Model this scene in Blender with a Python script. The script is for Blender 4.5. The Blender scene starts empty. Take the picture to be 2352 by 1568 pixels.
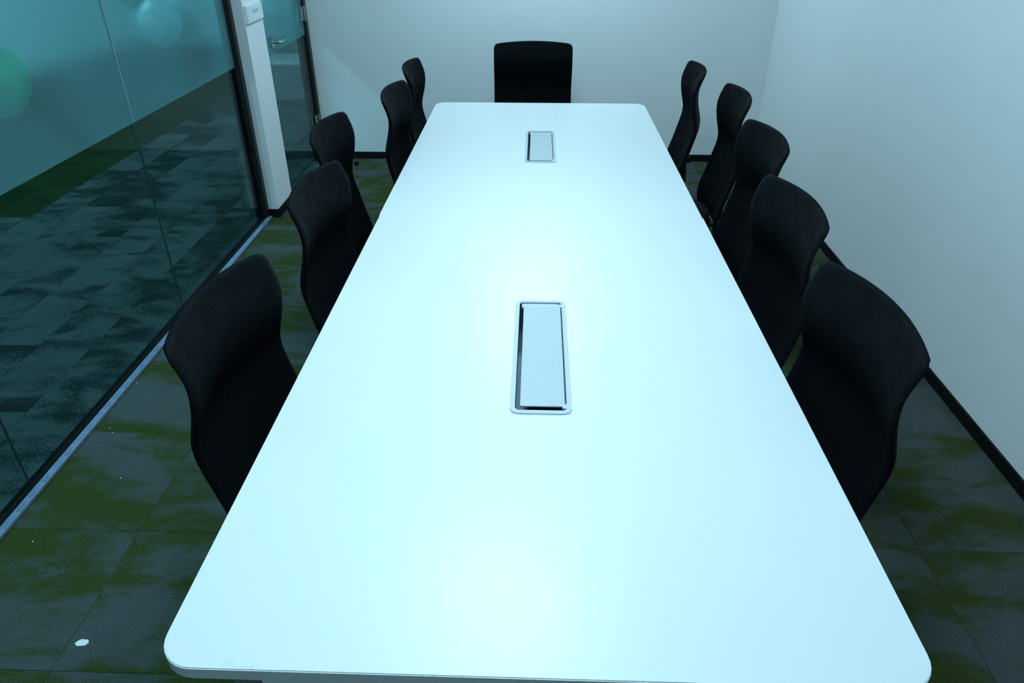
import bpy, bmesh, math, random
from mathutils import Vector, Matrix
random.seed(7)
PI = math.pi
S = bpy.context.scene
COL = S.collection

# ------------------------------------------------------------------ camera
cam = bpy.data.cameras.new('camera'); cam_o = bpy.data.objects.new('camera', cam); COL.objects.link(cam_o)
cam.sensor_width = 36.0; cam.lens = 36.0 * 1653.1 / 2352.0; cam.clip_start = 0.02
pitch, yaw, roll = math.radians(31.469), math.radians(1.903), math.radians(-0.027)
Fw = Vector((-math.sin(yaw)*math.cos(pitch), math.cos(yaw)*math.cos(pitch), -math.sin(pitch)))
Rt = Vector((math.cos(yaw), math.sin(yaw), 0)); Up = Rt.cross(Fw)
R2 = Rt*math.cos(roll) + Up*math.sin(roll); U2 = Up*math.cos(roll) - Rt*math.sin(roll)
cam_o.matrix_world = Matrix(((R2.x, U2.x, -Fw.x, 0), (R2.y, U2.y, -Fw.y, 0), (R2.z, U2.z, -Fw.z, 1.749), (0, 0, 0, 1)))
S.camera = cam_o

# ------------------------------------------------------------------ world, light levels, exposure
w = bpy.data.worlds.new('world'); S.world = w; w.use_nodes = True
w.node_tree.nodes['Background'].inputs[0].default_value = (0.30, 0.5, 0.55, 1)
w.node_tree.nodes['Background'].inputs[1].default_value = 0.02
LIGHT = (0.54, 0.86, 1.0)            # cool cast of the ceiling panels
LIGHT_C = (0.36, 0.86, 1.0)          # corridor fixtures, seen through green glass
ROOM_L, CORR_L = 28.0, 58.0
CEIL = 2.70
S.view_settings.view_transform = 'Standard'; S.view_settings.look = 'None'
S.view_settings.gamma = 1.0; S.view_settings.exposure = 0.0; S.view_settings.use_curve_mapping = False
S.cycles.use_denoising = True
S.cycles.max_bounces = 14; S.cycles.transparent_max_bounces = 24; S.cycles.transmission_bounces = 14

# ------------------------------------------------------------------ helpers
def empty(name, loc=(0, 0, 0), rz=0.0):
    o = bpy.data.objects.new(name, None); COL.objects.link(o); o.location = loc; o.rotation_euler = (0, 0, rz)
    o.empty_display_size = 0.1
    return o
def tag(o, label=None, cat=None, group=None, kind=None):
    if label: o['label'] = label
    if cat: o['category'] = cat
    if group: o['group'] = group
    if kind: o['kind'] = kind
    return o
def obj(name, bm, mat, parent=None, smooth=False, angle=None):
    if isinstance(bm, bmesh.types.BMesh):
        bmesh.ops.recalc_face_normals(bm, faces=bm.faces)
        me = bpy.data.meshes.new(name); bm.to_mesh(me); bm.free()
        if smooth:
            me.polygons.foreach_set('use_smooth', [True]*len(me.polygons))
            if angle is not None: me.set_sharp_from_angle(angle=angle)
        me.materials.append(mat)
    else:
        me = bm
    o = bpy.data.objects.new(name, me); COL.objects.link(o)
    if parent: o.parent = parent
    return o
def copy_tree(o, parent=None):
    c = o.copy(); COL.objects.link(c); c.parent = parent
    for ch in list(o.children): copy_tree(ch, c)
    return c
def box(bm, x0, x1, y0, y1, z0, z1, bev=0.0, seg=2):
    t = bmesh.new()
    bmesh.ops.create_cube(t, size=1.0)
    bmesh.ops.scale(t, vec=(x1-x0, y1-y0, z1-z0), verts=t.verts)
    bmesh.ops.translate(t, vec=((x0+x1)/2, (y0+y1)/2, (z0+z1)/2), verts=t.verts)
    if bev: bmesh.ops.bevel(t, geom=t.edges[:], offset=bev, segments=seg, affect='EDGES', profile=0.5)
    merge(bm, t)
    return bm
def merge(bm, t):
    me = bpy.data.meshes.new('tmp'); t.to_mesh(me); t.free(); bm.from_mesh(me); bpy.data.meshes.remove(me)
def B(*a, **k): return box(bmesh.new(), *a, **k)
def tube(bm, pts, r, n=12, cap=True):
    pts = [Vector(p) for p in pts]; rs = r if isinstance(r, (list, tuple)) else [r]*len(pts)
    rings = []; prev = None
    for i, p in enumerate(pts):
        d = (pts[min(i+1, len(pts)-1)] - pts[max(i-1, 0)]).normalized()
        if prev is None:
            a = Vector((0, 0, 1)) if abs(d.z) < .9 else Vector((1, 0, 0))
            u = d.cross(a).normalized()
        else:
            u = (prev - d*prev.dot(d)).normalized()
        prev = u; v = d.cross(u)
        rings.append([bm.verts.new(p + (u*math.cos(2*PI*k/n) + v*math.sin(2*PI*k/n))*rs[i]) for k in range(n)])
    for a, b in zip(rings, rings[1:]):
        for k in range(n): bm.faces.new((a[k], a[(k+1) % n], b[(k+1) % n], b[k]))
    if cap:
        bm.faces.new(rings[0]); bm.faces.new(rings[-1])
    return bm
def lathe(bm, prof, n=24, c=(0, 0, 0)):
    rings = []
    for r, z in prof:
        if r < 1e-6: rings.append([bm.verts.new((c[0], c[1], c[2]+z))])
        else: rings.append([bm.verts.new((c[0]+r*math.cos(2*PI*k/n), c[1]+r*math.sin(2*PI*k/n), c[2]+z)) for k in range(n)])
    for a, b in zip(rings, rings[1:]):
        for k in range(n):
            q = [a[k % len(a)], a[(k+1) % len(a)], b[(k+1) % len(b)], b[k % len(b)]]
            u = []
            for v in q:
                if v not in u: u.append(v)
            if len(u) > 2: bm.faces.new(u)
    if len(rings[0]) > 1: bm.faces.new(rings[0])
    if len(rings[-1]) > 1: bm.faces.new(rings[-1])
    return bm
def rrect(x0, x1, y0, y1, r, n=8):
    """rounded rectangle outline, r = radii for corners (x0y0, x1y0, x1y1, x0y1)"""
    if not isinstance(r, (tuple, list)): r = (r,)*4
    out = []
    for (cx, cy, a0, rr) in ((x0, y0, PI, r[0]), (x1, y0, 1.5*PI, r[1]), (x1, y1, 0, r[2]), (x0, y1, .5*PI, r[3])):
        ox = cx + (rr if cx == x0 else -rr); oy = cy + (rr if cy == y0 else -rr)
        if rr < 1e-6: out.append((cx, cy)); continue
        for k in range(n+1):
            a = a0 + .5*PI*k/n
            out.append((ox + rr*math.cos(a), oy + rr*math.sin(a)))
    return out
def slab(outer, holes, z0, z1, bev=0.0):
    """plate with holes, from outlines"""
    bm = bmesh.new(); es = []
    for L in [outer] + holes:
        vs = [bm.verts.new((x, y, z1)) for x, y in L]
        es += [bm.edges.new((vs[i], vs[(i+1) % len(vs)])) for i in range(len(vs))]
    bmesh.ops.triangle_fill(bm, edges=es, use_beauty=True)
    ret = bmesh.ops.extrude_face_region(bm, geom=bm.faces[:])
    bmesh.ops.translate(bm, vec=(0, 0, z0-z1), verts=[v for v in ret['geom'] if isinstance(v, bmesh.types.BMVert)])
    bmesh.ops.recalc_face_normals(bm, faces=bm.faces)
    if bev:
        ed = [e for e in bm.edges if len(e.link_faces) == 2 and all(abs(v.co.z-z1) < 1e-6 for v in e.verts)
              and abs(e.link_faces[0].normal.z - e.link_faces[1].normal.z) > .5
              and not all(abs(v.co.y-SY) < .0015 for v in e.verts)]
        bmesh.ops.bevel(bm, geom=ed, offset=bev, segments=2, affect='EDGES')
    return bm

# ------------------------------------------------------------------ materials
def mat(name, col, rough=.5, metal=0.0, spec=.5, **kw):
    m = bpy.data.materials.new(name); m.use_nodes = True
    b = m.node_tree.nodes['Principled BSDF']
    b.inputs['Base Color'].default_value = (*col, 1); b.inputs['Roughness'].default_value = rough
    b.inputs['Metallic'].default_value = metal; b.inputs['Specular IOR Level'].default_value = spec
    for k, v in kw.items(): b.inputs[k].default_value = v
    return m
def nodes(m): return m.node_tree.nodes, m.node_tree.links, m.node_tree.nodes['Principled BSDF']
def bump(m, scale, strength, dist=.001, detail=4, coord='Object'):
    N, L, b = nodes(m)
    tc = N.new('ShaderNodeTexCoord'); n = N.new('ShaderNodeTexNoise'); n.inputs['Scale'].default_value = scale
    n.inputs['Detail'].default_value = detail
    bp = N.new('ShaderNodeBump'); bp.inputs['Strength'].default_value = strength; bp.inputs['Distance'].default_value = dist
    L.new(tc.outputs[coord], n.inputs['Vector']); L.new(n.outputs['Fac'], bp.inputs['Height']); L.new(bp.outputs[0], b.inputs['Normal'])
    return m

M = {}
M['wall'] = bump(mat('white_paint', (.82, .82, .83), .6, spec=.3), 160, .08)
M['ceiling'] = mat('ceiling_white', (.8, .8, .8), .9)
M['black'] = mat('black_metal', (.006, .007, .008), .45)
M['base'] = mat('black_skirting', (.003, .0035, .004), .6, spec=.2)
M['rail'] = mat('black_gasket', (.003, .0035, .004), .8, spec=.1)
M['film'] = mat('blue_protective_film', (.150, .190, .275), .4, spec=.3)
M['print'] = mat('blue_print', (.045, .06, .17), .5)
M['print2'] = mat('pale_blue_print', (.10, .14, .25), .5)
M['steel'] = mat('brushed_steel', (.55, .53, .50), .28, 1.0)
M['darksteel'] = mat('dark_gasket', (.03, .03, .03), .5)
M['plate'] = mat('white_plastic', (.80, .80, .84), .35)
M['platemark'] = mat('grey_print', (.52, .55, .62), .5)
M['legpaint'] = mat('white_leg_paint', (.78, .79, .80), .4)
M['alu'] = mat('anodised_aluminium', (.50, .54, .60), .45, .15, spec=.3)
M['lid'] = mat('lid_aluminium', (.47, .51, .53), .5, .1, spec=.3)
M['capplastic'] = mat('grey_white_plastic', (.54, .56, .66), .5, spec=.3)
M['well'] = mat('grey_steel_well', (.16, .19, .23), .4, .5)
M['seat'] = bump(mat('black_seat_fabric', (.006, .007, .008), .9, spec=.12), 500, .3)
M['plastic'] = mat('black_plastic', (.005, .006, .007), .5, spec=.25)
M['red'] = mat('red_tag', (.75, .06, .12), .5)
M['paper'] = mat('white_paper', (.8, .78, .72), .8)
M['white_b'] = mat('white_latex', (.92, .92, .92), .3)
M['green_b'] = mat('green_latex', (.01, .62, .26), .3)
M['string'] = mat('white_string', (.8, .8, .8), .8)
M['carton'] = mat('grey_carton', (.16, .17, .17), .7)

def mesh_fabric():
    m = mat('black_mesh_fabric', (.0028, .0038, .0052), .8, spec=.06)
    N, L, b = nodes(m)
    tc = N.new('ShaderNodeTexCoord'); n = N.new('ShaderNodeTexNoise'); n.inputs['Scale'].default_value = 18; n.inputs['Detail'].default_value = 3
    r = N.new('ShaderNodeMapRange'); r.inputs[1].default_value = .35; r.inputs[2].default_value = .7; r.inputs[3].default_value = .62; r.inputs[4].default_value = .85
    L.new(tc.outputs['Object'], n.inputs['Vector']); L.new(n.outputs['Fac'], r.inputs[0]); L.new(r.outputs[0], b.inputs['Roughness'])
    v = N.new('ShaderNodeTexNoise'); v.inputs['Scale'].default_value = 900; bp = N.new('ShaderNodeBump'); bp.inputs['Strength'].default_value = .35; bp.inputs['Distance'].default_value = .0006
    L.new(tc.outputs['Object'], v.inputs['Vector']); L.new(v.outputs['Fac'], bp.inputs['Height']); L.new(bp.outputs[0], b.inputs['Normal'])
    return m
M['mesh'] = mesh_fabric()

def tabletop_mat():
    m = mat('white_laminate', (.745, .76, .775), .33, spec=.5)
    N, L, b = nodes(m)
    tc = N.new('ShaderNodeTexCoord'); n = N.new('ShaderNodeTexNoise'); n.inputs['Scale'].default_value = 2.0; n.inputs['Detail'].default_value = 5
    r = N.new('ShaderNodeMapRange'); r.inputs[3].default_value = .27; r.inputs[4].default_value = .36
    L.new(tc.outputs['Object'], n.inputs['Vector']); L.new(n.outputs['Fac'], r.inputs[0]); L.new(r.outputs[0], b.inputs['Roughness'])
    # tiny dark specks
    v = N.new('ShaderNodeTexVoronoi'); v.inputs['Scale'].default_value = 2.6
    lt = N.new('ShaderNodeMath'); lt.operation = 'LESS_THAN'; lt.inputs[1].default_value = .006
    mx = N.new('ShaderNodeMix'); mx.data_type = 'RGBA'; mx.inputs['A'].default_value = (.745, .76, .775, 1); mx.inputs['B'].default_value = (.2, .22, .22, 1)
    L.new(tc.outputs['Object'], v.inputs['Vector']); L.new(v.outputs['Distance'], lt.inputs[0]); L.new(lt.outputs[0], mx.inputs['Factor']); L.new(mx.outputs['Result'], b.inputs['Base Color'])
    return m
M['top'] = tabletop_mat()

def carpet(name, ca, cb, stretch, scale, lo, hi, fine, jit=.035):
    """tufted carpet tile: two yarn colours in irregular patches that differ from tile to tile"""
    m = mat(name, ca, .95, spec=.05)
    N, L, b = nodes(m)
    tc = N.new('ShaderNodeTexCoord'); oi = N.new('ShaderNodeObjectInfo')
    mp = N.new('ShaderNodeMapping'); mp.inputs['Scale'].default_value = stretch
    vm = N.new('ShaderNodeVectorMath'); vm.operation = 'SCALE'; vm.inputs[0].default_value = (37.0, 53.0, 71.0); L.new(oi.outputs['Random'], vm.inputs['Scale'])
    ad = N.new('ShaderNodeVectorMath'); ad.operation = 'ADD'
    L.new(tc.outputs['Object'], ad.inputs[0]); L.new(vm.outputs[0], ad.inputs[1]); L.new(ad.outputs[0], mp.inputs['Vector'])
    n = N.new('ShaderNodeTexNoise'); n.inputs['Scale'].default_value = scale; n.inputs['Detail'].default_value = 6; n.inputs['Roughness'].default_value = .62; n.inputs['Distortion'].default_value = .4
    L.new(mp.outputs[0], n.inputs['Vector'])
    rj = N.new('ShaderNodeMapRange'); rj.inputs[3].default_value = -jit; rj.inputs[4].default_value = jit; L.new(oi.outputs['Random'], rj.inputs[0])
    sm = N.new('ShaderNodeMath'); sm.operation = 'ADD'; L.new(n.outputs['Fac'], sm.inputs[0]); L.new(rj.outputs[0], sm.inputs[1])
    # fine loops break the patch edges up
    f = N.new('ShaderNodeTexNoise'); f.inputs['Scale'].default_value = fine; f.inputs['Detail'].default_value = 2; L.new(tc.outputs['Object'], f.inputs['Vector'])
    fr = N.new('ShaderNodeMapRange'); fr.inputs[1].default_value = .3; fr.inputs[2].default_value = .7; fr.inputs[3].default_value = -.09; fr.inputs[4].default_value = .09; L.new(f.outputs['Fac'], fr.inputs[0])
    s2 = N.new('ShaderNodeMath'); s2.operation = 'ADD'; L.new(sm.outputs[0], s2.inputs[0]); L.new(fr.outputs[0], s2.inputs[1])
    mr = N.new('ShaderNodeMapRange'); mr.interpolation_type = 'SMOOTHSTEP'; mr.inputs[1].default_value = lo; mr.inputs[2].default_value = hi; L.new(s2.outputs[0], mr.inputs[0])
    mx = N.new('ShaderNodeMix'); mx.data_type = 'RGBA'; mx.inputs['A'].default_value = (*ca, 1); mx.inputs['B'].default_value = (*cb, 1); L.new(mr.outputs[0], mx.inputs['Factor'])
    # yarn-level speckle
    y = N.new('ShaderNodeTexNoise'); y.inputs['Scale'].default_value = 420; y.inputs['Detail'].default_value = 1; L.new(tc.outputs['Object'], y.inputs['Vector'])
    yr = N.new('ShaderNodeMapRange'); yr.inputs[1].default_value = .3; yr.inputs[2].default_value = .7; yr.inputs[3].default_value = .55; yr.inputs[4].default_value = 1.45; L.new(y.outputs['Fac'], yr.inputs[0])
    mu = N.new('ShaderNodeVectorMath'); mu.operation = 'SCALE'; L.new(mx.outputs['Result'], mu.inputs[0]); L.new(yr.outputs[0], mu.inputs['Scale'])
    L.new(mu.outputs[0], b.inputs['Base Color'])
    bp = N.new('ShaderNodeBump'); bp.inputs['Strength'].default_value = .6; bp.inputs['Distance'].default_value = .002; L.new(y.outputs['Fac'], bp.inputs['Height']); L.new(bp.outputs[0], b.inputs['Normal'])
    return m
M['carpet'] = carpet('room_carpet', (.062, .071, .073), (.034, .048, .012), (1.0, 2.0, 1.0), 2.3, .45, .58, 240)
M['carpet_c'] = carpet('corridor_carpet', (.058, .066, .066), (.011, .0165, .0165), (1.2, 2.0, 1.0), 2.6, .40, .62, 90, .10)
M['carpet_g'] = carpet('corridor_green_carpet', (.017, .028, .008), (.008, .016, .006), (1.0, 1.6, 1.0), 3.0, .42, .6, 90)
M['sub'] = mat('carpet_backing', (.02, .024, .026), .95)

def glass_mat(name, tint, gloss=.45):
    m = bpy.data.materials.new(name); m.use_nodes = True; N, L = m.node_tree.nodes, m.node_tree.links
    N.remove(N['Principled BSDF']); o = N['Material Output']
    t = N.new('ShaderNodeBsdfTransparent'); t.inputs[0].default_value = (*tint, 1)
    g = N.new('ShaderNodeBsdfGlossy'); g.inputs['Roughness'].default_value = 0.0; g.inputs[0].default_value = (gloss, gloss, gloss, 1)
    f = N.new('ShaderNodeFresnel')
    ge = N.new('ShaderNodeNewGeometry'); ir = N.new('ShaderNodeMapRange'); ir.inputs[3].default_value = 1.45; ir.inputs[4].default_value = 1/1.45
    L.new(ge.outputs['Backfacing'], ir.inputs[0]); L.new(ir.outputs[0], f.inputs[0])
    mx = N.new('ShaderNodeMixShader'); L.new(f.outputs[0], mx.inputs[0]); L.new(t.outputs[0], mx.inputs[1]); L.new(g.outputs[0], mx.inputs[2]); L.new(mx.outputs[0], o.inputs[0])
    return m
M['glass'] = glass_mat('clear_glass', (.74, .90, .91))
M['wrap'] = glass_mat('clear_wrap', (.80, .84, .84))
def wrap_mat():
    m = mat('clear_plastic_wrap', (.5, .52, .52), .12, spec=.8)
    N, L, b = nodes(m); b.inputs['Alpha'].default_value = .32
    tc = N.new('ShaderNodeTexCoord'); n = N.new('ShaderNodeTexNoise'); n.inputs['Scale'].default_value = 9; n.inputs['Detail'].default_value = 5
    bp = N.new('ShaderNodeBump'); bp.inputs['Strength'].default_value = 1.0; bp.inputs['Distance'].default_value = .05
    L.new(tc.outputs['Object'], n.inputs['Vector']); L.new(n.outputs['Fac'], bp.inputs['Height']); L.new(bp.outputs[0], b.inputs['Normal'])
    return m
M['wrap'] = wrap_mat()
def frost_mat():
    m = bpy.data.materials.new('frosted_film'); m.use_nodes = True; N, L = m.node_tree.nodes, m.node_tree.links
    N.remove(N['Principled BSDF']); o = N['Material Output']
    r = N.new('ShaderNodeBsdfRefraction'); r.inputs['Color'].default_value = (.82, .95, .97, 1); r.inputs['Roughness'].default_value = .25; r.inputs['IOR'].default_value = 1.10
    d = N.new('ShaderNodeBsdfDiffuse'); d.inputs[0].default_value = (.34, .60, .66, 1)
    t = N.new('ShaderNodeBsdfTranslucent'); t.inputs[0].default_value = (.38, .66, .70, 1)
    m1 = N.new('ShaderNodeMixShader'); m1.inputs[0].default_value = .5; L.new(d.outputs[0], m1.inputs[1]); L.new(t.outputs[0], m1.inputs[2])
    m2 = N.new('ShaderNodeMixShader'); m2.inputs[0].default_value = .23; L.new(r.outputs[0], m2.inputs[1]); L.new(m1.outputs[0], m2.inputs[2])
    L.new(m2.outputs[0], o.inputs[0])
    return m
M['frost'] = frost_mat()
M['overlap'] = mat('film_overlap', (.45, .62, .64), .5, Alpha=.45)
def emit(name, s, c=LIGHT):
    m = mat(name, (.8, .8, .8), .5); b = m.node_tree.nodes['Principled BSDF']
    b.inputs['Emission Color'].default_value = (*c, 1); b.inputs['Emission Strength'].default_value = s
    return m
M['lamp'] = emit('lit_diffuser', ROOM_L); M['lamp_c'] = emit('lit_corridor_diffuser', CORR_L, LIGHT_C)

# ------------------------------------------------------------------ setting
XR, YB, YF = 1.696, 5.62, -1.6          # right wall, back wall, wall behind the camera
XG, XP = -1.750, -1.655                 # glass plane, room face of the white pier
FZ = .929                               # lower edge of the frosted film
def struct(name, bm, m, label=None, cat=None):
    o = obj(name, bm, m); o['kind'] = 'structure'
    if label: o['label'] = label
    if cat: o['category'] = cat
    return o
fl = struct('floor', B(-1.77, XR+.1, YF-.1, YB+.1, -.05, -.006), M['sub'], 'grey and green carpet tile floor of the meeting room', 'floor')
fc = struct('floor_corridor', B(-6.0, -1.77, YF-.1, 11.0, -.05, -.006), M['sub'], 'dark grey plank carpet of the corridor behind the glass', 'floor')
struct('ceiling', B(-1.77, XR+.1, YF-.1, YB+.1, CEIL, CEIL+.1), M['ceiling'], 'white ceiling of the meeting room', 'ceiling')
struct('ceiling_corridor', B(-6.0, -1.77, YF-.1, 11.0, CEIL, CEIL+.1), M['ceiling'], 'white ceiling of the corridor', 'ceiling')
struct('wall_right', B(XR, XR+.1, YF-.1, YB+.1, 0, CEIL), M['wall'], 'plain white wall on the right of the table', 'wall')
struct('wall_back', B(-1.669, XR, YB, YB+.1, 0, CEIL), M['wall'], 'plain white wall behind the head chair', 'wall')
struct('wall_front', B(-1.70, XR, YF-.1, YF, 0, CEIL), M['wall'], 'white wall behind the camera', 'wall')
struct('wall_left', B(-1.80, XP, 4.36, 4.656, 0, CEIL), M['wall'], 'narrow white wall pier between the glass partition and the door', 'wall')
struct('wall_corridor', B(-6.1, -6.0, YF-.1, 11.0, 0, CEIL), M['wall'], 'far white wall of the corridor', 'wall')
struct('wall_corridor_end', B(-6.0, -1.669, 11.0, 11.1, 0, CEIL), M['wall'], 'white wall closing the corridor', 'wall')
struct('wall_corridor_side', B(-1.80, -1.669, YB+.1, 11.0, 0, CEIL), M['wall'], 'white corridor wall beyond the meeting room', 'wall')
struct('wall_corridor_front', B(-6.0, -1.70, YF-.2, YF-.1, 0, CEIL), M['wall'], 'white corridor wall behind the camera', 'wall')
# skirting
struct('baseboard_back', B(-1.669, XR-.01, YB-.010, YB, 0, .052, bev=.001), M['base'], 'black skirting board along the back wall', 'baseboard')
struct('baseboard_right', B(XR-.010, XR, YF, YB-.010, 0, .052, bev=.001), M['base'], 'black skirting board along the right wall', 'baseboard')
bm = bmesh.new(); L_ = [(-1.725, 4.36), (XP, 4.36), (XP, 4.656), (XP+.010, 4.656), (XP+.010, 4.350), (-1.725, 4.350)]
lo = [bm.verts.new((x, y, 0)) for x, y in L_]; hi = [bm.verts.new((x, y, .052)) for x, y in L_]
bm.faces.new(lo); bm.faces.new(hi)
for i in range(6): bm.faces.new((lo[i], lo[(i+1) % 6], hi[(i+1) % 6], hi[i]))
struct('baseboard_left', bm, M['base'], 'black skirting wrapped round the white pier', 'baseboard')

# carpet tiles: 50 cm squares in the room
T = .5
bm = B(-T/2+.0007, T/2-.0007, -T/2+.0007, T/2-.0007, -.006, 0.0)
tile_me = bpy.data.meshes.new('carpet_tile'); bm.to_mesh(tile_me); bm.free(); tile_me.materials.append(M['carpet'])
def clipped(x0, x1, y0, y1, cx, cy, m):
    bm = B(x0-cx, x1-cx, y0-cy, y1-cy, -.006, 0.0); me = bpy.data.meshes.new('carpet_tile'); bm.to_mesh(me); bm.free(); me.materials.append(m); return me
x0s = 1.232 - T*6
for i in range(8):
    for j in range(15):
        xa, xb = x0s + T*(i-1) + T*0, x0s + T*i
        ya, yb = 1.637 - T*7 + T*j, 1.637 - T*7 + T*(j+1)
        cx, cy = (xa+xb)/2, (ya+yb)/2
        xa, xb, ya, yb = max(xa, -1.745), min(xb, XR), max(ya, YF), min(yb, YB)
        if xb-xa < .01 or yb-ya < .01: continue
        full = (xb-xa > T-1e-4 and yb-ya > T-1e-4)
        me = tile_me if full else clipped(xa+.0007, xb-.0007, ya+.0007, yb-.0007, cx, cy, M['carpet'])
        o = obj('carpet_tile', me, None, fl); o.location = (cx, cy, 0)
        if full: o.rotation_euler.z = random.choice((0, 0, PI))
# corridor planks 25 cm x 100 cm, laid in an ashlar bond; beyond X = -3.27 they are green
PW, PL = .25, 1.0
pm = {}
for key, m_ in (('g', M['carpet_c']), ('n', M['carpet_g'])):
    bm = B(-PW/2+.0008, PW/2-.0008, -PL/2+.0008, PL/2-.0008, -.006, 0.0)
    me = bpy.data.meshes.new('carpet_plank'); bm.to_mesh(me); bm.free(); me.materials.append(m_); pm[key] = me
for i in range(16):
    xb = -1.775 - PW*(i-1); xa = xb - PW; cx = (xa+xb)/2
    off = (0, .5, .25, .75)[i % 4] if xb > -3.2 else .29
    for j in range(-1, 11):
        ya = off + j*PL; cy = ya + PL/2
        green = cx < -3.2 and ya > 4.2
        o = obj('carpet_plank', pm['n' if green else 'g'], None, fc)
        if xb > -1.76:
            o.data = clipped(xa+.0008, -1.762, ya+.0008, ya+PL-.0008, cx, cy, M['carpet_c'])
        o.location = (cx, cy, 0)

# ------------------------------------------------------------------ glass partition
win = empty('window_1', (XG, 2.5, 0)); tag(win, 'glass partition wall with frosted upper band beside the table', 'window', kind='structure')
def W(x): return x - XG
panes = [(-.75, .56), (.56, 1.832), (1.832, 3.104), (3.104, 4.318)]
for a, b in panes:
    g = obj('pane', B(-.005, .005, a+.0009-2.5, b-.0009-2.5, .014, CEIL-.03), M['glass'], win)
    f = obj('frosted_film', B(.0052, .0058, a-2.5, b-2.5, FZ, CEIL-.04), M['frost'], g); f['label'] = 'frosted film band'
for (a, b) in panes[:-1]:
    obj('joint_seal', B(-.0045, .0040, b-.0008-2.5, b+.0008-2.5, .014, CEIL-.03), mat('clear_silicone', (.04, .07, .07), .3), win)
    ov = obj('film_overlap', B(.0059, .0063, b-.002-2.5, b+.002-2.5, FZ+.001, CEIL-.04), M['overlap'], win)
p = obj('frame_post', B(-.030, .034, 4.318-2.5, 4.36-2.5, 0, CEIL), M['black'], win)
obj('frame_flange', B(-.030, -.012, 4.290-2.5, 4.318-2.5, 0, CEIL), M['black'], p)
obj('frame_post', B(-.030, .016, -.80-2.5, -.75-2.5, 0, CEIL), M['black'], win)
obj('head_rail', B(-.02, .02, -.75-2.5, 4.318-2.5, CEIL-.03, CEIL), M['black'], win)
r_ = obj('floor_rail', B(-.012, .025, -.75-2.5, 4.318-2.5, 0, .014, bev=.001), M['rail'], win)
film = obj('protective_film', B(.0255, .055, -.75-2.5, 4.345-2.5, 0, .011, bev=.0008), M['film'], win); film['label'] = 'pale blue protective film strip with printed lettering'
def text_mesh(s, size, m):
    c = bpy.data.curves.new('t', 'FONT'); c.body = s; c.size = size; c.align_x = 'CENTER'; c.align_y = 'CENTER'; c.extrude = .0001; c.offset = .0003
    o = bpy.data.objects.new('t', c); COL.objects.link(o); bpy.context.view_layer.update()
    me = bpy.data.meshes.new_from_object(o); bpy.data.objects.remove(o); bpy.data.curves.remove(c)
    me.materials.clear(); me.materials.append(m); return me
t_me = text_mesh('LAOS', .021, M['print'])
bm = slab(rrect(-.032, .032, -.0075, .0075, .006, 5), [], 0, .0002); bme = bpy.data.meshes.new('logo_block'); bm.to_mesh(bme); bm.free(); bme.materials.append(M['print2'])
bm = bmesh.new()
for k in range(7): box(bm, -.030+.009*k, -.0235+.009*k, -.0012, .0012, 0, .0002)
dme = bpy.data.meshes.new('small_print'); bm.to_mesh(dme); bm.free(); dme.materials.append(M['print'])
per = .143; y = 1.72
while y > .9: y -= per
while y < 4.2:
    if y + .04 < 4.3:
        o = obj('lettering', t_me, None, film); o.location = (.0425, y-2.5, .0113); o.rotation_euler.z = -PI/2
        o = obj('small_print', dme, None, film); o.location = (.0300, y-2.5, .0112); o.rotation_euler.z = -PI/2
        o = obj('logo_block', bme, None, film); o.location = (.0425, y+per/2-2.5, .0112); o.rotation_euler.z = -PI/2
        o = obj('small_print', dme, None, film); o.location = (.0300, y+per/2-2.5, .0112); o.rotation_euler.z = -PI/2
    y += per

# ------------------------------------------------------------------ glass door
XD = -1.690
dr = empty('door_1', (XD, 4.66, 0)); tag(dr, 'glass door with frosted band, lever handle and steel hinges', 'door', kind='structure')
D0, D1, DH = .012, .895, 2.25
leaf = obj('door_leaf', B(-.006, .006, D0, D1, .012, DH), M['glass'], dr)
f = obj('frosted_film', B(.0062, .0068, D0+.004, D1-.004, FZ-.005, DH-.01), M['frost'], leaf); f['label'] = 'frosted film band'
obj('frame_post', B(-.05, .021, D1+.010, YB-4.66-.001, 0, CEIL), M['black'], dr)
obj('frame_post', B(-.05, .006, -.003, .006, 0, CEIL), M['black'], dr)
obj('frame_flange', B(-.05, -.018, D1-.035, D1+.010, 0, DH), M['black'], dr)
obj('transom', B(-.05, .010, .006, D1+.010, DH+.006, DH+.05), M['black'], dr)
obj('transom_pane', B(-.005, .005, .008, D1+.008, DH+.05, CEIL), M['glass'], dr)
for z0 in (.262, 1.018):
    h = obj('hinge', B(.008, .018, D1-.055, D1-.004, z0, z0+.092, bev=.002), M['steel'], dr)
    obj('hinge_plate', B(-.018, -.008, D1-.055, D1-.004, z0, z0+.092, bev=.002), M['steel'], h)
    obj('hinge_barrel', tube(bmesh.new(), [(.024, D1+.002, z0-.003), (.024, D1+.002, z0+.095)], .008, 12), M['steel'], h, True, .8)
lk = obj('lock_case', B(-.012, .012, D0-.004, D0+.022, .905, 1.015, bev=.002), M['black'], dr)
hy, hz = .165, .985
hd = obj('door_handle', tube(bmesh.new(), [(.007, hy, hz), (.016, hy, hz)], .034, 28), M['steel'], dr, True, .8)
hd['label'] = 'brushed steel lever handle on a round rose'
lev = [(.016, hy, hz), (.052, hy, hz), (.060, hy+.012, hz), (.062, hy+.03, hz), (.062, hy+.09, hz), (.058, hy+.108, hz), (.040, hy+.160, hz+.004)]
obj('lever', tube(bmesh.new(), lev, .0085, 12), M['steel'], hd, True, .8)
hd2 = obj('door_handle', tube(bmesh.new(), [(-.016, hy, hz), (-.007, hy, hz)], .034, 28), M['steel'], dr, True, .8)
obj('lever', tube(bmesh.new(), [(-x, yy, zz) for x, yy, zz in lev], .0085, 12), M['steel'], hd2, True, .8)
bm = bmesh.new()                                         # torn tape along the leaf edge
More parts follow.
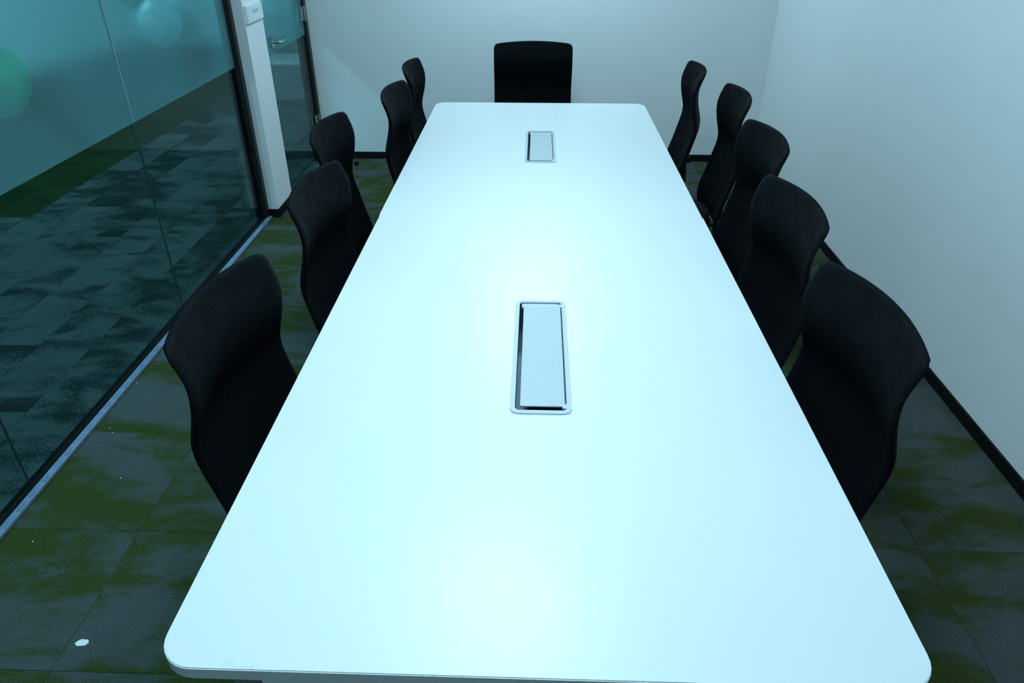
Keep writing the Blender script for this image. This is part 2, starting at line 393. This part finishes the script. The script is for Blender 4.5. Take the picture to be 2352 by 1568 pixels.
for k in range(11):
    zz = 1.03 + k*.013; wd = .008 + .007*random.random()
    box(bm, .0070, .0074, D0+.002, D0+.004+wd, zz, zz+.010)
t_ = obj('torn_tape', bm, mat('brown_tape', (.16, .14, .12), .6), leaf)

# control plate on the pier
pl = empty('wall_panel', (XP, 4.505, 1.150)); tag(pl, 'white control panel plate on the narrow wall pier', 'wall panel')
obj('housing', B(0, .013, -.136, .138, 0, .095, bev=.002), M['plate'], pl)
obj('cover', B(.013, .0165, -.128, .130, .006, .089, bev=.0012), M['plate'], pl)
obj('printed_label', B(.0165, .0168, -.045, .060, .046, .066), M['platemark'], pl)
obj('indicator', B(.0165, .0169, -.120, -.116, .040, .052), M['platemark'], pl)

# ------------------------------------------------------------------ conference table
TZ, TT = .75, .024
TXL, TXR, TY0, TY1, SY = -.577, .623, .660, 4.284, 2.523
tb = empty('conference_table', (.023, 2.47, 0)); tag(tb, 'long white laminate conference table with rounded corners', 'table')
def loc(o, root): o.location = -Vector(root.location); return o
HX0, HX1 = -.042, .086
BOX = [(1.322, 1.850), (3.174, 3.668)]
near = slab(rrect(TXL, TXR, TY0, SY-.0001, (.062, .062, .001, .001)), [[(HX0, BOX[0][0]), (HX1, BOX[0][0]), (HX1, BOX[0][1]), (HX0, BOX[0][1])]], TZ-TT, TZ, .0018)
far = slab(rrect(TXL-.003, TXR-.003, SY+.0001, TY1, (.001, .001, .062, .062)), [[(HX0, BOX[1][0]), (HX1, BOX[1][0]), (HX1, BOX[1][1]), (HX0, BOX[1][1])]], TZ-TT, TZ, .0018)
a = loc(obj('tabletop', near, M['top'], tb), tb); a['label'] = 'near half of the white tabletop'
b2 = loc(obj('tabletop', far, M['top'], tb), tb); b2['label'] = 'far half of the white tabletop'
# chipped, scuffed spots on the near edge
bm = bmesh.new(); rs = random.Random(5)
for k in range(26):
    x = rs.choice((-.468, -.462, -.455, -.449, -.44, -.428, -.42, -.412)) + rs.uniform(-.003, .003)
    d = rs.uniform(0, .014 if x < -.445 or x > -.414 else .004); l = rs.uniform(.0008, .004); wd = rs.uniform(.0006, .0018)
    box(bm, x, x+l, TY0+.002+d, TY0+.002+d+wd, TZ, TZ+.00015)
obj('scuff', bm, mat('grey_scuff', (.60, .63, .62), .7), a).location = (0, 0, 0)
bm = bmesh.new()
for (x, l, wd) in ((.33, .07, .0005), (.42, .05, .0009), (.48, .08, .0007), (.565, .045, .0011), (.605, .014, .003)):
    box(bm, x, x+l, SY-.0004-wd, SY-.0004, TZ, TZ+.0002)
sc2 = obj('seam_chip', bm, mat('seam_grey', (.50, .56, .58), .7), a)
# under-frame: three leg frames, two beams
for hxl, y0, y1 in ((.406, .672, .732), (.12, 2.493, 2.553), (.12, 4.20, 4.26)):
    for sx in (-1, 1):
        xc = .023 + sx*hxl
        l = loc(obj('leg', B(xc-.0335, xc+.0335, y0, y1, .012, TZ-TT-.04, bev=.003), M['legpaint'], tb), tb)
        ft = obj('foot_pad', lathe(bmesh.new(), [(.018, 0), (.022, .003), (.022, .009), (.012, .0125)], 16, (xc, (y0+y1)/2, 0)), M['plastic'], l, True, .6)
    loc(obj('cross_bar', B(.023-.4395, .023+.4395, y0, y1, TZ-TT-.04, TZ-TT-.0005, bev=.002), M['legpaint'], tb), tb)
for sx in (-1, 1):
    xc = .023 + sx*.30
    for (ya, yb) in ((.7325, 2.4925), (2.5535, 4.1995)):
        loc(obj('beam', B(xc-.02, xc+.02, ya, yb, TZ-TT-.04, TZ-TT-.0005, bev=.002), M['legpaint'], tb), tb)

# cable boxes let into the top
def cable_box(y0, y1, label):
    t = empty('cable_box', ((HX0+HX1)/2, (y0+y1)/2, TZ)); tag(t, label, 'cable box', 'cable boxes in the tabletop')
    hx = (HX1-HX0)/2; hy = (y1-y0)/2; o_ = .0075
    # flange: two side rails, two end caps
    for s in (-1, 1):
        x0_, x1_ = sorted((s*(hx-.004), s*(hx+o_)))
        obj('side_rail', B(x0_, x1_, -hy+.034, hy-.034, .0002, .0034, bev=.0008), M['alu'], t)
    for s in (-1, 1):
        bm = bmesh.new()
        L = [(-hx-o_, -hy+.034), (-hx-o_, -hy-o_+.018), (-hx-o_+.005, -hy-o_+.0055), (-hx-o_+.018, -hy-o_), (hx+o_-.018, -hy-o_), (hx+o_-.005, -hy-o_+.0055), (hx+o_, -hy-o_+.018), (hx+o_, -hy+.034),
             (hx-.004, -hy+.034), (hx-.004, -hy+.012), (hx-.010, -hy+.004), (-hx+.010, -hy+.004), (-hx+.004, -hy+.012), (-hx+.004, -hy+.034)]
        lo = [bm.verts.new((x, s*yy, .0002)) for x, yy in L]; hi = [bm.verts.new((x, s*yy, .0038)) for x, yy in L]
        bm.faces.new(lo); bm.faces.new(hi)
        for i in range(len(L)): bm.faces.new((lo[i], lo[(i+1) % len(L)], hi[(i+1) % len(L)], hi[i]))
        obj('end_cap', bm, M['capplastic'], t)
    # well: walls and bottom
    bm = bmesh.new(); d = .085; wt = .0015; hx2, hy2 = hx-.001, hy-.001
    box(bm, -hx2, hx2, -hy2, hy2, -d, -d+wt)
    box(bm, -hx2, -hx2+wt, -hy2, hy2, -d, 0); box(bm, hx2-wt, hx2, -hy2, hy2, -d, 0)
    box(bm, -hx2, hx2, -hy2, -hy2+wt, -d, 0); box(bm, -hx2, hx2, hy2-wt, hy2, -d, 0)
    obj('well', bm, M['well'], t)
    for k in range(4):                                   # sockets down in the well
        yy = -hy*.6 + k*hy*.4
        obj('socket', B(-.030, .022, yy-.022, yy+.022, -d+wt, -d+.02, bev=.003), M['plastic'], t)
    lid = obj('lid', B(-hx+.0155, hx-.0075, -hy+.022, hy-.028, -.0015, .0022, bev=.0009), M['lid'], t)
    obj('hinge_strip', B(hx-.0065, hx-.0042, -hy+.030, hy-.036, -.003, .0016), M['darksteel'], lid)
    for s in (-1, 1):
        yy = s*(hy-.022)
        obj('hinge_block', B(hx-.014, hx-.002, yy-.008, yy+.008, -.004, .0030, bev=.0008), M['capplastic'], lid)
    obj('rear_stop', B(-hx+.010, hx-.014, hy-.027, hy-.006, -.006, .0000, bev=.0006), M['capplastic'], t)
    return t
cable_box(*BOX[0], 'aluminium cable box set in the near half of the tabletop')
cable_box(*BOX[1], 'aluminium cable box set in the far half of the tabletop, before the head chair')

# ------------------------------------------------------------------ chairs
PZ = [.33, .37, .42, .46, .543, .60, .66, .70, .735, .775, .82, .865, .905, .95, .985]
PB = [-.030, -.036, -.040, -.032, -.006, .008, .024, .031, .026, .014, .004, 0, .005, .02, .032]
def smooth_tab(z):
    def lin(q):
        if q <= PZ[0]: return PB[0] + (q-PZ[0])*.3
        for i in range(len(PZ)-1):
            if q <= PZ[i+1]: return PB[i] + (PB[i+1]-PB[i])*(q-PZ[i])/(PZ[i+1]-PZ[i])
        return PB[-1] + (q-PZ[-1])*.34
    return sum(lin(z + d)*k for d, k in ((-.02, .25), (-.01, .25), (0, .0), (.01, .25), (.02, .25)))
BW, SAG, ZT, ZB, CR = .502, .047, .982, .335, .027
def backrest():
    bm = bmesh.new(); NS = 30; PITCH = .0088; sub = 4
    nrow = int((ZT-ZB)/PITCH)*sub
    rows = []
    for i in range(nrow+1):
        z0 = ZB + (ZT-ZB)*i/nrow
        rib = .0019*abs(math.sin(PI*i/sub))
        dt = ZT - z0; db = z0 - ZB
        inset = 0.0
        if dt < CR: inset = CR - math.sqrt(max(CR*CR - (CR-dt)**2, 0))
        if db < .04: inset = max(inset, .04 - math.sqrt(max(.0016 - (.04-db)**2, 0)))
        hw = BW/2 - inset + rib*.7
        th = .0085*math.sqrt(max(1 - (1-min(dt/.009, 1))**2, 0.02)) * math.sqrt(max(1-(1-min(db/.009, 1))**2, .02)) + rib*.6
        b0 = smooth_tab(z0)
        ring = []
        for side in (1, -1):                    # front face then rear face
            for k in range(NS+1):
                s = -1 + 2*k/NS
                if side < 0: s = -s
                edge = max(0, (abs(s)*hw - (hw-.010))/.010)
                tt = th*math.sqrt(max(1-edge*edge, .03)) if edge > 0 else th
                W_ = s*hw; q = (W_/(BW/2))
                dep = b0 - SAG*q*q + .008
                zz = z0 - .011*q*q*min(max((z0-.86)/.1, 0), 1)
                ring.append(bm.verts.new((W_, -(dep - side*tt), zz)))
        rows.append(ring)
    n = len(rows[0])
    for a, b in zip(rows, rows[1:]):
        for k in range(n): bm.faces.new((a[k], a[(k+1) % n], b[(k+1) % n], b[k]))
    bm.faces.new(rows[0]); bm.faces.new(rows[-1])
    bmesh.ops.translate(bm, vec=(0, -.25, 0), verts=bm.verts)
    return bm
def seat_pad(z0, z1, x, y0, y1, rf, rr, crown):
    bm = bmesh.new(); rings = []
    prof = [(.0, .93), (.15, .985), (.4, 1.0), (.7, .99), (.88, .95), (1.0, .86)]
    for t, sc in prof:
        z = z0 + (z1-z0)*t
        L = rrect(-x, x, y0, y1, (rr, rr, rf, rf), 8); cy = (y0+y1)/2
        rings.append([bm.verts.new((px*sc, cy+(py-cy)*sc, z + (crown*(py-cy) if t > .3 else 0))) for px, py in L])
    n = len(rings[0])
    for a, b in zip(rings, rings[1:]):
        for k in range(n): bm.faces.new((a[k], a[(k+1) % n], b[(k+1) % n], b[k]))
    bm.faces.new(rings[0]); bm.faces.new(rings[-1])
    return bm
def make_chair():
    c = empty('office_chair')
    obj('backrest', backrest(), M['mesh'], c, True)
    obj('seat', seat_pad(.352, .405, .205, -.190, .25, .07, .19, .0), M['seat'], c, True, .9)
    obj('seat_pan', seat_pad(.333, .3515, .185, -.170, .23, .06, .17, 0), M['plastic'], c, True, .9)
    # J-shaped spine carrying the back
    bm = bmesh.new()
    pts = [(0, -.06, .312), (0, -.19, .315), (0, -.235, .325), (0, -.250, .350), (0, -.249, .39), (0, -.248, .43), (0, -.250, .47)]
    tube(bm, pts, [.022, .022, .021, .020, .018, .016, .010], 10)
    bmesh.ops.scale(bm, vec=(1.3, 1, 1), verts=bm.verts)
    sp = obj('back_support', bm, M['plastic'], c, True, .8)
    obj('adjustment_knob', tube(bmesh.new(), [(0, -.255, .468), (0, -.278, .468)], .018, 14), M['plastic'], sp, True, .8)
    mech = obj('tilt_mechanism', B(-.07, .07, -.10, .11, .285, .3325, bev=.01), M['plastic'], c)
    obj('tilt_lever', tube(bmesh.new(), [(.06, .04, .312), (.17, .05, .308), (.20, .05, .306)], [.006, .006, .010], 8), M['plastic'], mech, True, .8)
    obj('gas_lift', tube(bmesh.new(), [(0, 0, .085), (0, 0, .20), (0, 0, .201), (0, 0, .288)], [.026, .026, .015, .015], 16), M['plastic'], c, True, .8)
    obj('base_hub', lathe(bmesh.new(), [(.03, .062), (.045, .066), (.045, .098), (.034, .108), (.0, .108)], 20), M['plastic'], c, True, .8)
    leg_bm = tube(bmesh.new(), [(.035, 0, .083), (.16, 0, .078), (.255, 0, .068), (.275, 0, .066)], [.021, .018, .014, .011], 10)
    me = bpy.data.meshes.new('base_leg'); leg_bm.to_mesh(me); leg_bm.free(); me.materials.append(M['plastic'])
    me.polygons.foreach_set('use_smooth', [True]*len(me.polygons))
    cb = bmesh.new()
    tube(cb, [(0, -.022, 0), (0, -.006, 0)], .027, 16); tube(cb, [(0, .006, 0), (0, .022, 0)], .027, 16)
    cm = bpy.data.meshes.new('caster'); bmesh.ops.recalc_face_normals(cb, faces=cb.faces); cb.to_mesh(cm); cb.free(); cm.materials.append(M['plastic'])
    hb = bmesh.new(); box(hb, -.014, .014, -.0055, .0055, -.012, .030, bev=.003)
    for k in range(5):
        a = 2*PI*k/5 + .3
        l = obj('base_leg', me, None, c); l.rotation_euler.z = a
        k2 = obj('caster', cm, None, l); k2.location = (.268, 0, .0275); k2.rotation_euler.z = .5*k
    hb.free()
    return c
chair0 = make_chair()
R_ = [(.7685, 1.4533, -.0737), (.7998, 2.1296, -.0721), (.9059, 2.8501, -.0508), (.9549, 3.548, .0246), (.8677, 4.1427, .0463)]
L__ = [(.7331, 1.4511, -.0672), (.7173, 2.2364, -.0497), (.8458, 2.9189, -.0154), (.6907, 3.5702, -.0327), (.6964, 4.1841, .0163)]
LR = ['black mesh office chair nearest the camera on the right wall side of the table',
      'black mesh office chair second from the camera on the right wall side',
      'black mesh office chair third from the camera, middle of the right wall side row',
      'black mesh office chair with a small red tag, fourth on the right wall side',
      'black mesh office chair farthest from the camera on the right wall side']
LL = ['black mesh office chair nearest the camera on the glass partition side of the table',
      'black mesh office chair second from the camera on the glass partition side',
      'black mesh office chair third from the camera, set back towards the white pier',
      'black mesh office chair fourth from the camera on the glass partition side',
      'black mesh office chair farthest from the camera on the glass partition side']
chairs = {}
first = True
def put(x, y, th, label):
    global first
    o = chair0 if first else copy_tree(chair0); first = False
    out = Vector((math.sin(th), -math.cos(th), 0))
    o.location = Vector((x, y, 0)) - out*.25; o.rotation_euler = (0, 0, th)
    tag(o, label, 'chair', 'black mesh office chairs round the table')
    return o
for i, (x, y, r) in enumerate(R_): chairs['R%d' % (i+1)] = put(x, y, PI/2 - r, LR[i])
for i, (x, y, r) in enumerate(L__): chairs['L%d' % (i+1)] = put(-x, y, -(PI/2 - r), LL[i])
chairs['H'] = put(-.026, 4.915, PI + math.radians(1.2), 'black mesh office chair at the head of the table facing the camera')
tg = obj('red_tag', B(-.004, .004, -.001, .001, -.030, 0), M['red'], chairs['R4']); tg.location = (-.236, -.196, .43); tg['label'] = 'small red hang tag'

# ------------------------------------------------------------------ small things on the floor
ds = empty('door_stop', (-1.385, 5.43, 0)); tag(ds, 'small black floor door stop near the back wall', 'door stop')
obj('base', lathe(bmesh.new(), [(.019, 0), (.020, .004), (.017, .008)], 16), M['plastic'], ds, True, .7)
obj('rubber_cap', lathe(bmesh.new(), [(.0155, .0081), (.0165, .013), (.0165, .024), (.011, .030), (0, .031)], 16), M['rail'], ds, True, .7)
bm = bmesh.new()
L = [(.018, .002), (.012, .011), (.002, .010), (-.006, .013), (-.015, .006), (-.019, -.003), (-.010, -.010), (.004, -.009), (.013, -.007)]
lo = [bm.verts.new((x, y, .0004)) for x, y in L]; hi = [bm.verts.new((x*.97, y*.97, .0022+.002*random.random())) for x, y in L]
bm.faces.new(lo); bm.faces.new(hi)
for i in range(len(L)): bm.faces.new((lo[i], lo[(i+1) % len(L)], hi[(i+1) % len(L)], hi[i]))
o = obj('paper_scrap', bm, M['paper']); o.location = (-1.229, 1.221, 0); tag(o, 'torn white paper scrap lying on the carpet near the table corner', 'paper scrap')
cr = bmesh.new(); bmesh.ops.create_icosphere(cr, subdivisions=1, radius=.0028); bmesh.ops.scale(cr, vec=(1.2, .8, .5), verts=cr.verts)
cme = bpy.data.meshes.new('crumb'); cr.to_mesh(cme); cr.free(); cme.materials.append(M['paper'])
CR_ = ((-1.588, 1.579, 'tiny white crumb on the carpet, nearest the camera of the crumbs'),
       (-1.454, 1.881, 'tiny white crumb on the carpet, lying farthest from the blue film strip'),
       (-1.613, 2.131, 'tiny white crumb on the carpet, the nearer of two lying close together'),
       (-1.638, 2.160, 'tiny white crumb on the carpet, the farther of two lying close together'),
       (-1.678, 2.464, 'tiny white crumb against the blue film strip, farthest from the camera'))
for (x, y, lb) in CR_:
    o = obj('crumb', cme, None); o.location = (x, y, .0014); o.rotation_euler.z = random.random()*3
    tag(o, lb, 'crumb', 'white crumbs on the carpet')

# ------------------------------------------------------------------ corridor: balloons and a wrapped carton
def balloon(loc_, r, m, label):
    b = empty('balloon', loc_); tag(b, label, 'balloon', 'balloons hung in the corridor')
    prof = []
    for k in range(19):
        a = -PI/2 + PI*k/18; z = math.sin(a); rr = math.cos(a)
        prof.append((r*rr*(1 + .06*z), r*z*1.12 + (.10*r if z > .92 else 0)))
    obj('skin', lathe(bmesh.new(), prof, 28), m, b, True)
    obj('knot', lathe(bmesh.new(), [(.0, r*1.18), (.010, r*1.24), (.013, r*1.30), (.004, r*1.31)], 10), m, b, True, .8)
    obj('string', tube(bmesh.new(), [(0, 0, r*1.30), (0, 0, CEIL-loc_[2])], .0012, 6), M['string'], b)
balloon((-1.88, 2.535, 1.220), .112, M['green_b'], 'green balloon behind the frosted glass at the left picture edge')
balloon((-1.88, 3.83, 1.225), .100, M['white_b'], 'white balloon behind the frosted glass, the nearer of two')
balloon((-2.02, 4.36, 1.205), .105, M['white_b'], 'white balloon behind the frosted glass beside the black frame')
balloon((-2.06, 4.03, 1.405), .125, M['green_b'], 'green balloon above the white balloons behind the frosted glass')
balloon((-1.95, 5.85, 1.13), .115, M['white_b'], 'white balloon behind the frosted glass door')
balloon((-1.98, 6.12, 1.13), .105, M['green_b'], 'green balloon behind the frosted glass door')
ct = empty('carton', (-2.72, 7.75, 0), .12); tag(ct, 'wide low carton bundle under clear plastic wrap in the corridor', 'carton')
obj('body', B(-.36, .36, -.22, .22, 0, .34, bev=.006), M['carton'], ct)
def wrinkled(x, y, z, amp):
    bm = bmesh.new(); box(bm, -x, x, -y, y, 0, z)
    bmesh.ops.delete(bm, geom=[f for f in bm.faces if f.calc_center_median().z < .001], context='FACES')
    bmesh.ops.subdivide_edges(bm, edges=bm.edges[:], cuts=13, use_grid_fill=True)
    rnd = random.Random(3)
    for v in bm.verts:
        if v.co.z > .03: v.co += Vector((rnd.uniform(-amp, amp), rnd.uniform(-amp, amp), rnd.uniform(0, amp)))
    return bm
obj('plastic_wrap', wrinkled(.385, .245, .37, .012), M['wrap'], ct, True)
ct2 = empty('carton', (-2.66, 8.55, 0), .1); tag(ct2, 'tall grey carton standing behind the wrapped bundle in the corridor', 'carton')
obj('body', B(-.30, .22, -.2, .2, 0, .72, bev=.006), M['carton'], ct2)
obj('tape', B(-.03, .03, -.2015, .2015, .2, .7215), mat('carton_tape', (.2, .2, .19), .3), ct2)

# ------------------------------------------------------------------ ceiling lights
def ceiling_light(x, y, sx, sy, m, label, g):
    t = empty('ceiling_light', (x, y, CEIL)); tag(t, label, 'ceiling light', g)
    obj('frame', slab(rrect(-sx-.02, sx+.02, -sy-.02, sy+.02, .003, 2), [[(-sx, -sy), (sx, -sy), (sx, sy), (-sx, sy)]], -.014, -.0005), M['plate'], t)
    obj('diffuser', B(-sx+.0005, sx-.0005, -sy+.0005, sy-.0005, -.010, -.002), m, t)
ceiling_light(-.18, .85, .30, .30, M['lamp'], 'square white ceiling light panel over the near end of the table', 'room ceiling lights')
ceiling_light(-.12, 2.30, .30, .30, M['lamp'], 'square white ceiling light panel over the middle of the table', 'room ceiling lights')
ceiling_light(0, 4.92, .31, .31, M['lamp'], 'square white ceiling light panel over the head chair', 'room ceiling lights')
for k, y in enumerate((1.2, 4.4, 7.6)):
    ceiling_light(-3.6, y, .15, .6, M['lamp_c'], ['corridor ceiling light opposite the near table end', 'corridor ceiling light opposite the white pier', 'corridor ceiling light above the wrapped carton'][k], 'corridor ceiling lights')
